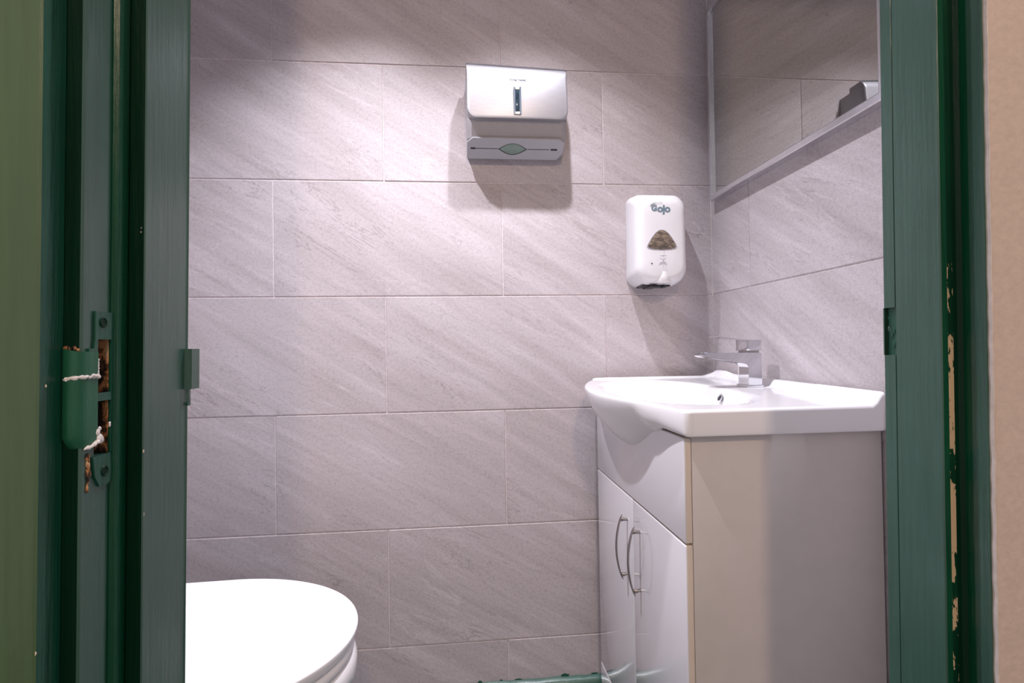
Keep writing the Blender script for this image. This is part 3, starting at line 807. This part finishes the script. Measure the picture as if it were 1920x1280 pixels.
# sight window: rounded triangle
def tri(s, y):
    raw = [(-.0345, -.0185), (-.0310, -.0225), (-.022, -.0250), (0, -.0265), (.022, -.0250), (.0310, -.0225), (.0345, -.0185), (.0330, -.0130), (.0230, .0040), (.0140, .0150), (.0070, .0200), (0, .0215), (-.0070, .0200), (-.0140, .0150), (-.0230, .0040), (-.0330, -.0130)]
    return [(sx_ - .0030 + x * s * 1.12, y, .2730 + z * s * 1.08) for x, z in raw]
bm = bmesh.new(); loft(bm, [tri(1.03, -.0885), tri(1.03, YSF - .0002), tri(.99, YSF - .0006), tri(.93, YSF - .0003)]); obj('window_lip', bm, INKL, sd, angle=50)
bm = bmesh.new(); loft(bm, [tri(.96, -.0900), tri(.96, YSF - .0010), tri(.7, YSF - .0022), tri(.3, YSF - .0027)]); obj('sight_window', bm, SOAPW, sd, angle=60)['label'] = 'smoky brown rounded triangular window'
g = text('G', .0200, (sx_ - .0215, -.0903, .3510), INK, sd, 'logo_letter', .0013, 1.0); g['label'] = 'grey-blue capital G of the maker logo'
g = text('ojo', .0265, (sx_ + .0040, -.0903, .3500), INK, sd, 'logo_letters', .0013, 1.0, .96); g['label'] = 'grey-blue letters o j o of the maker logo'
bm = bmesh.new()
sw = [];rad = []
for i in range(15):
    t = i / 14; a = math.radians(175 - 95 * t)
    sw.append((sx_ - .0050 + .0270 * math.cos(a), -.0910, .3555 + .0110 * math.sin(a))); rad.append(.0002 + .0007 * math.sin(math.pi * min(1, t * 1.3 + .05)) if t < .72 else .0004)
tube(bm, sw, rad, 8); obj('logo_swoosh', bm, INK, sd)
# hand symbol
bm = bmesh.new()
def stroke(pts, r=.0005): tube(bm, [(sx_ - .0010 + x, -.0906, .2120 + z) for x, z in pts], r, 6)
stroke([(-.008, .018), (.010, .018)], .0005)
stroke([(-.008, .0125), (-.004, .010), (0, .0075), (0, .003)]); stroke([(.008, .0125), (.004, .010), (0, .0075)])
stroke([(-.011, -.006), (-.009, -.001), (-.004, .002), (0, .003), (.004, .002), (.009, -.001), (.011, -.006)])
stroke([(-.008, -.005), (-.004, -.002), (0, 0), (.004, -.002), (.008, -.005)])
for xx in (-.004, 0, .004): stroke([(xx, .000), (xx * 1.2, -.004)])
stroke([(0, -.005), (0, -.010)]); obj('hand_symbol', bm, INKL, sd)
bm = bmesh.new(); box(bm, sx_ - .0325, sx_ - .0285, -.0912, -.0885, .2085, .2110, .0004); obj('indicator', bm, BLACK, sd)
# nozzle chute and dark underside
bm = bmesh.new()
rr = []
for (z, w, d) in ((.1895, .010, .0900), (.178, .015, .0905), (.167, .021, .0890), (.1605, .023, .0850)):
    rr.append([(sx_ + .003 - w, -.070, z), (sx_ + .003 - w, -d + .006, z), (sx_ + .003 - w * .5, -d - .0006, z), (sx_ + .003 + w * .5, -d - .0006, z), (sx_ + .003 + w, -d + .006, z), (sx_ + .003 + w, -.070, z)])
loft(bm, rr); obj('chute', bm, WPLAS, sd, angle=50)
bm = bmesh.new()
box(bm, sx_ - .046, sx_ + .030, -.060, -.012, .1545, .1600, .0015); box(bm, sx_ - .030, sx_ - .006, -.074, -.016, .1515, .1560, .001)
box(bm, sx_ + .006, sx_ + .012, -.070, -.05, .1510, .157, .001)
obj('nozzle', bm, BLACK, sd)['label'] = 'dark nozzle and sensor under the housing'

# ------------------------------------------------------------------ toilet
tl = thing('toilet', 'white toilet with closed lid at the lower left, against the left wall', 'toilet', (-1.15, -0.552, FL))
YT0 = -0.558; XTIP = -0.8615
def dshape(z, tip, a, b, back, ny=0.0, n=64, pw=2.0):
    pts = []; u0 = tip - a
    for i in range(n + 1):
        t = -math.pi / 2 + math.pi * i / n
        c_, s_ = max(0, math.cos(t)), math.sin(t)
        pts.append((u0 + a * c_ ** (2 / pw), YT0 + b * (abs(s_) ** (2 / pw)) * (1 if s_ >= 0 else -1), z))
    pts.append((back + .03, YT0 + b * .97, z)); pts.append((back, YT0 + b * .86, z)); pts.append((back, YT0 - b * .86, z)); pts.append((back + .03, YT0 - b * .97, z))
    return pts
ZLID = -0.4290
bm = bmesh.new()
loft(bm, [dshape(ZLID - .0215, XTIP - .007, .246, .202, -1.300), dshape(ZLID - .012, XTIP - .0015, .250, .2075, -1.302), dshape(ZLID - .004, XTIP, .2505, .2085, -1.303), dshape(ZLID - .0012, XTIP - .0008, .250, .2078, -1.302), dshape(ZLID, XTIP - .0030, .249, .206, -1.300), dshape(ZLID + .0012, XTIP - .05, .22, .17, -1.27)])
obj('lid', bm, LIDM, tl, angle=60)
bm = bmesh.new()
loft(bm, [dshape(ZLID - .0400, XTIP - .012, .244, .198, -1.300), dshape(ZLID - .0360, XTIP - .0060, .248, .203, -1.30), dshape(ZLID - .0290, XTIP - .0055, .248, .2035, -1.30), dshape(ZLID - .0250, XTIP - .011, .244, .199, -1.30)])
obj('seat', bm, LIDM, tl, angle=60)
bm = bmesh.new()
rg = []
for (z, tip, a, b, back) in ((-.0430, -.016, .235, .186, -1.37), (-.0450, -.0065, .248, .198, -1.37), (-.0520, -.0020, .254, .203, -1.37), (-.0700, -.0020, .254, .203, -1.37), (-.0900, -.010, .247, .196, -1.37), (-.15, -.035, .23, .18, -1.36), (-.25, -.10, .21, .145, -1.34), (-.36, -.15, .20, .115, -1.33), (-.46, -.16, .20, .105, -1.33), (FL + .429 + .03, -.145, .21, .110, -1.33), (FL + .429, -.14, .21, .115, -1.33)):
    rg.append(dshape(ZLID + z, XTIP + tip, a, b, back))
loft(bm, rg); obj('pan', bm, WHITE, tl, angle=60)
for yy in (YT0 + .08, YT0 - .08):
    bm = bmesh.new(); cyl(bm, (-1.316, yy - .018, ZLID - .016), (-1.316, yy + .018, ZLID - .016), .011, 20); cyl(bm, (-1.316, yy, ZLID - .044), (-1.316, yy, ZLID - .016), .008, 16); obj('hinge', bm, CHROME, tl)
bm = bmesh.new(); box(bm, XLW + .004, -1.335, YT0 - .19, YT0 + .19, ZLID - .05, ZLID + .32, .018, seg=4); obj('cistern', bm, WHITE, tl)
bm = bmesh.new(); box(bm, XLW + .002, -1.328, YT0 - .197, YT0 + .197, ZLID + .32, ZLID + .352, .010, seg=4); obj('cistern_lid', bm, WHITE, tl)
bm = bmesh.new(); cyl(bm, (-1.415, YT0, ZLID + .350), (-1.415, YT0, ZLID + .358), .022, 28); obj('flush_button', bm, CHROME, tl)

# ------------------------------------------------------------------ ceiling lights of the room (out of frame, they give the light)
for i, (lx, ly, le) in enumerate(ROOM_LIGHTS):
    d = thing('downlight', ('round recessed downlight in the ceiling nearer the mirror', 'round recessed downlight in the ceiling nearer the toilet')[i], 'ceiling light', (lx, ly, CEIL), 'ceiling downlights')
    bm = bmesh.new(); torus(bm, (lx, ly, CEIL - .003), (0, 0, 1), .040, .004, 32, 8); obj('bezel', bm, CHROME, d)
    m, nt, b = new_mat('lamp_glow'); b.inputs['Emission Color'].default_value = (0.95, 0.93, 1, 1); b.inputs['Emission Strength'].default_value = 12
    bm = bmesh.new(); cyl(bm, (lx, ly, CEIL - .003), (lx, ly, CEIL), .034, 28); obj('lens', bm, m, d)
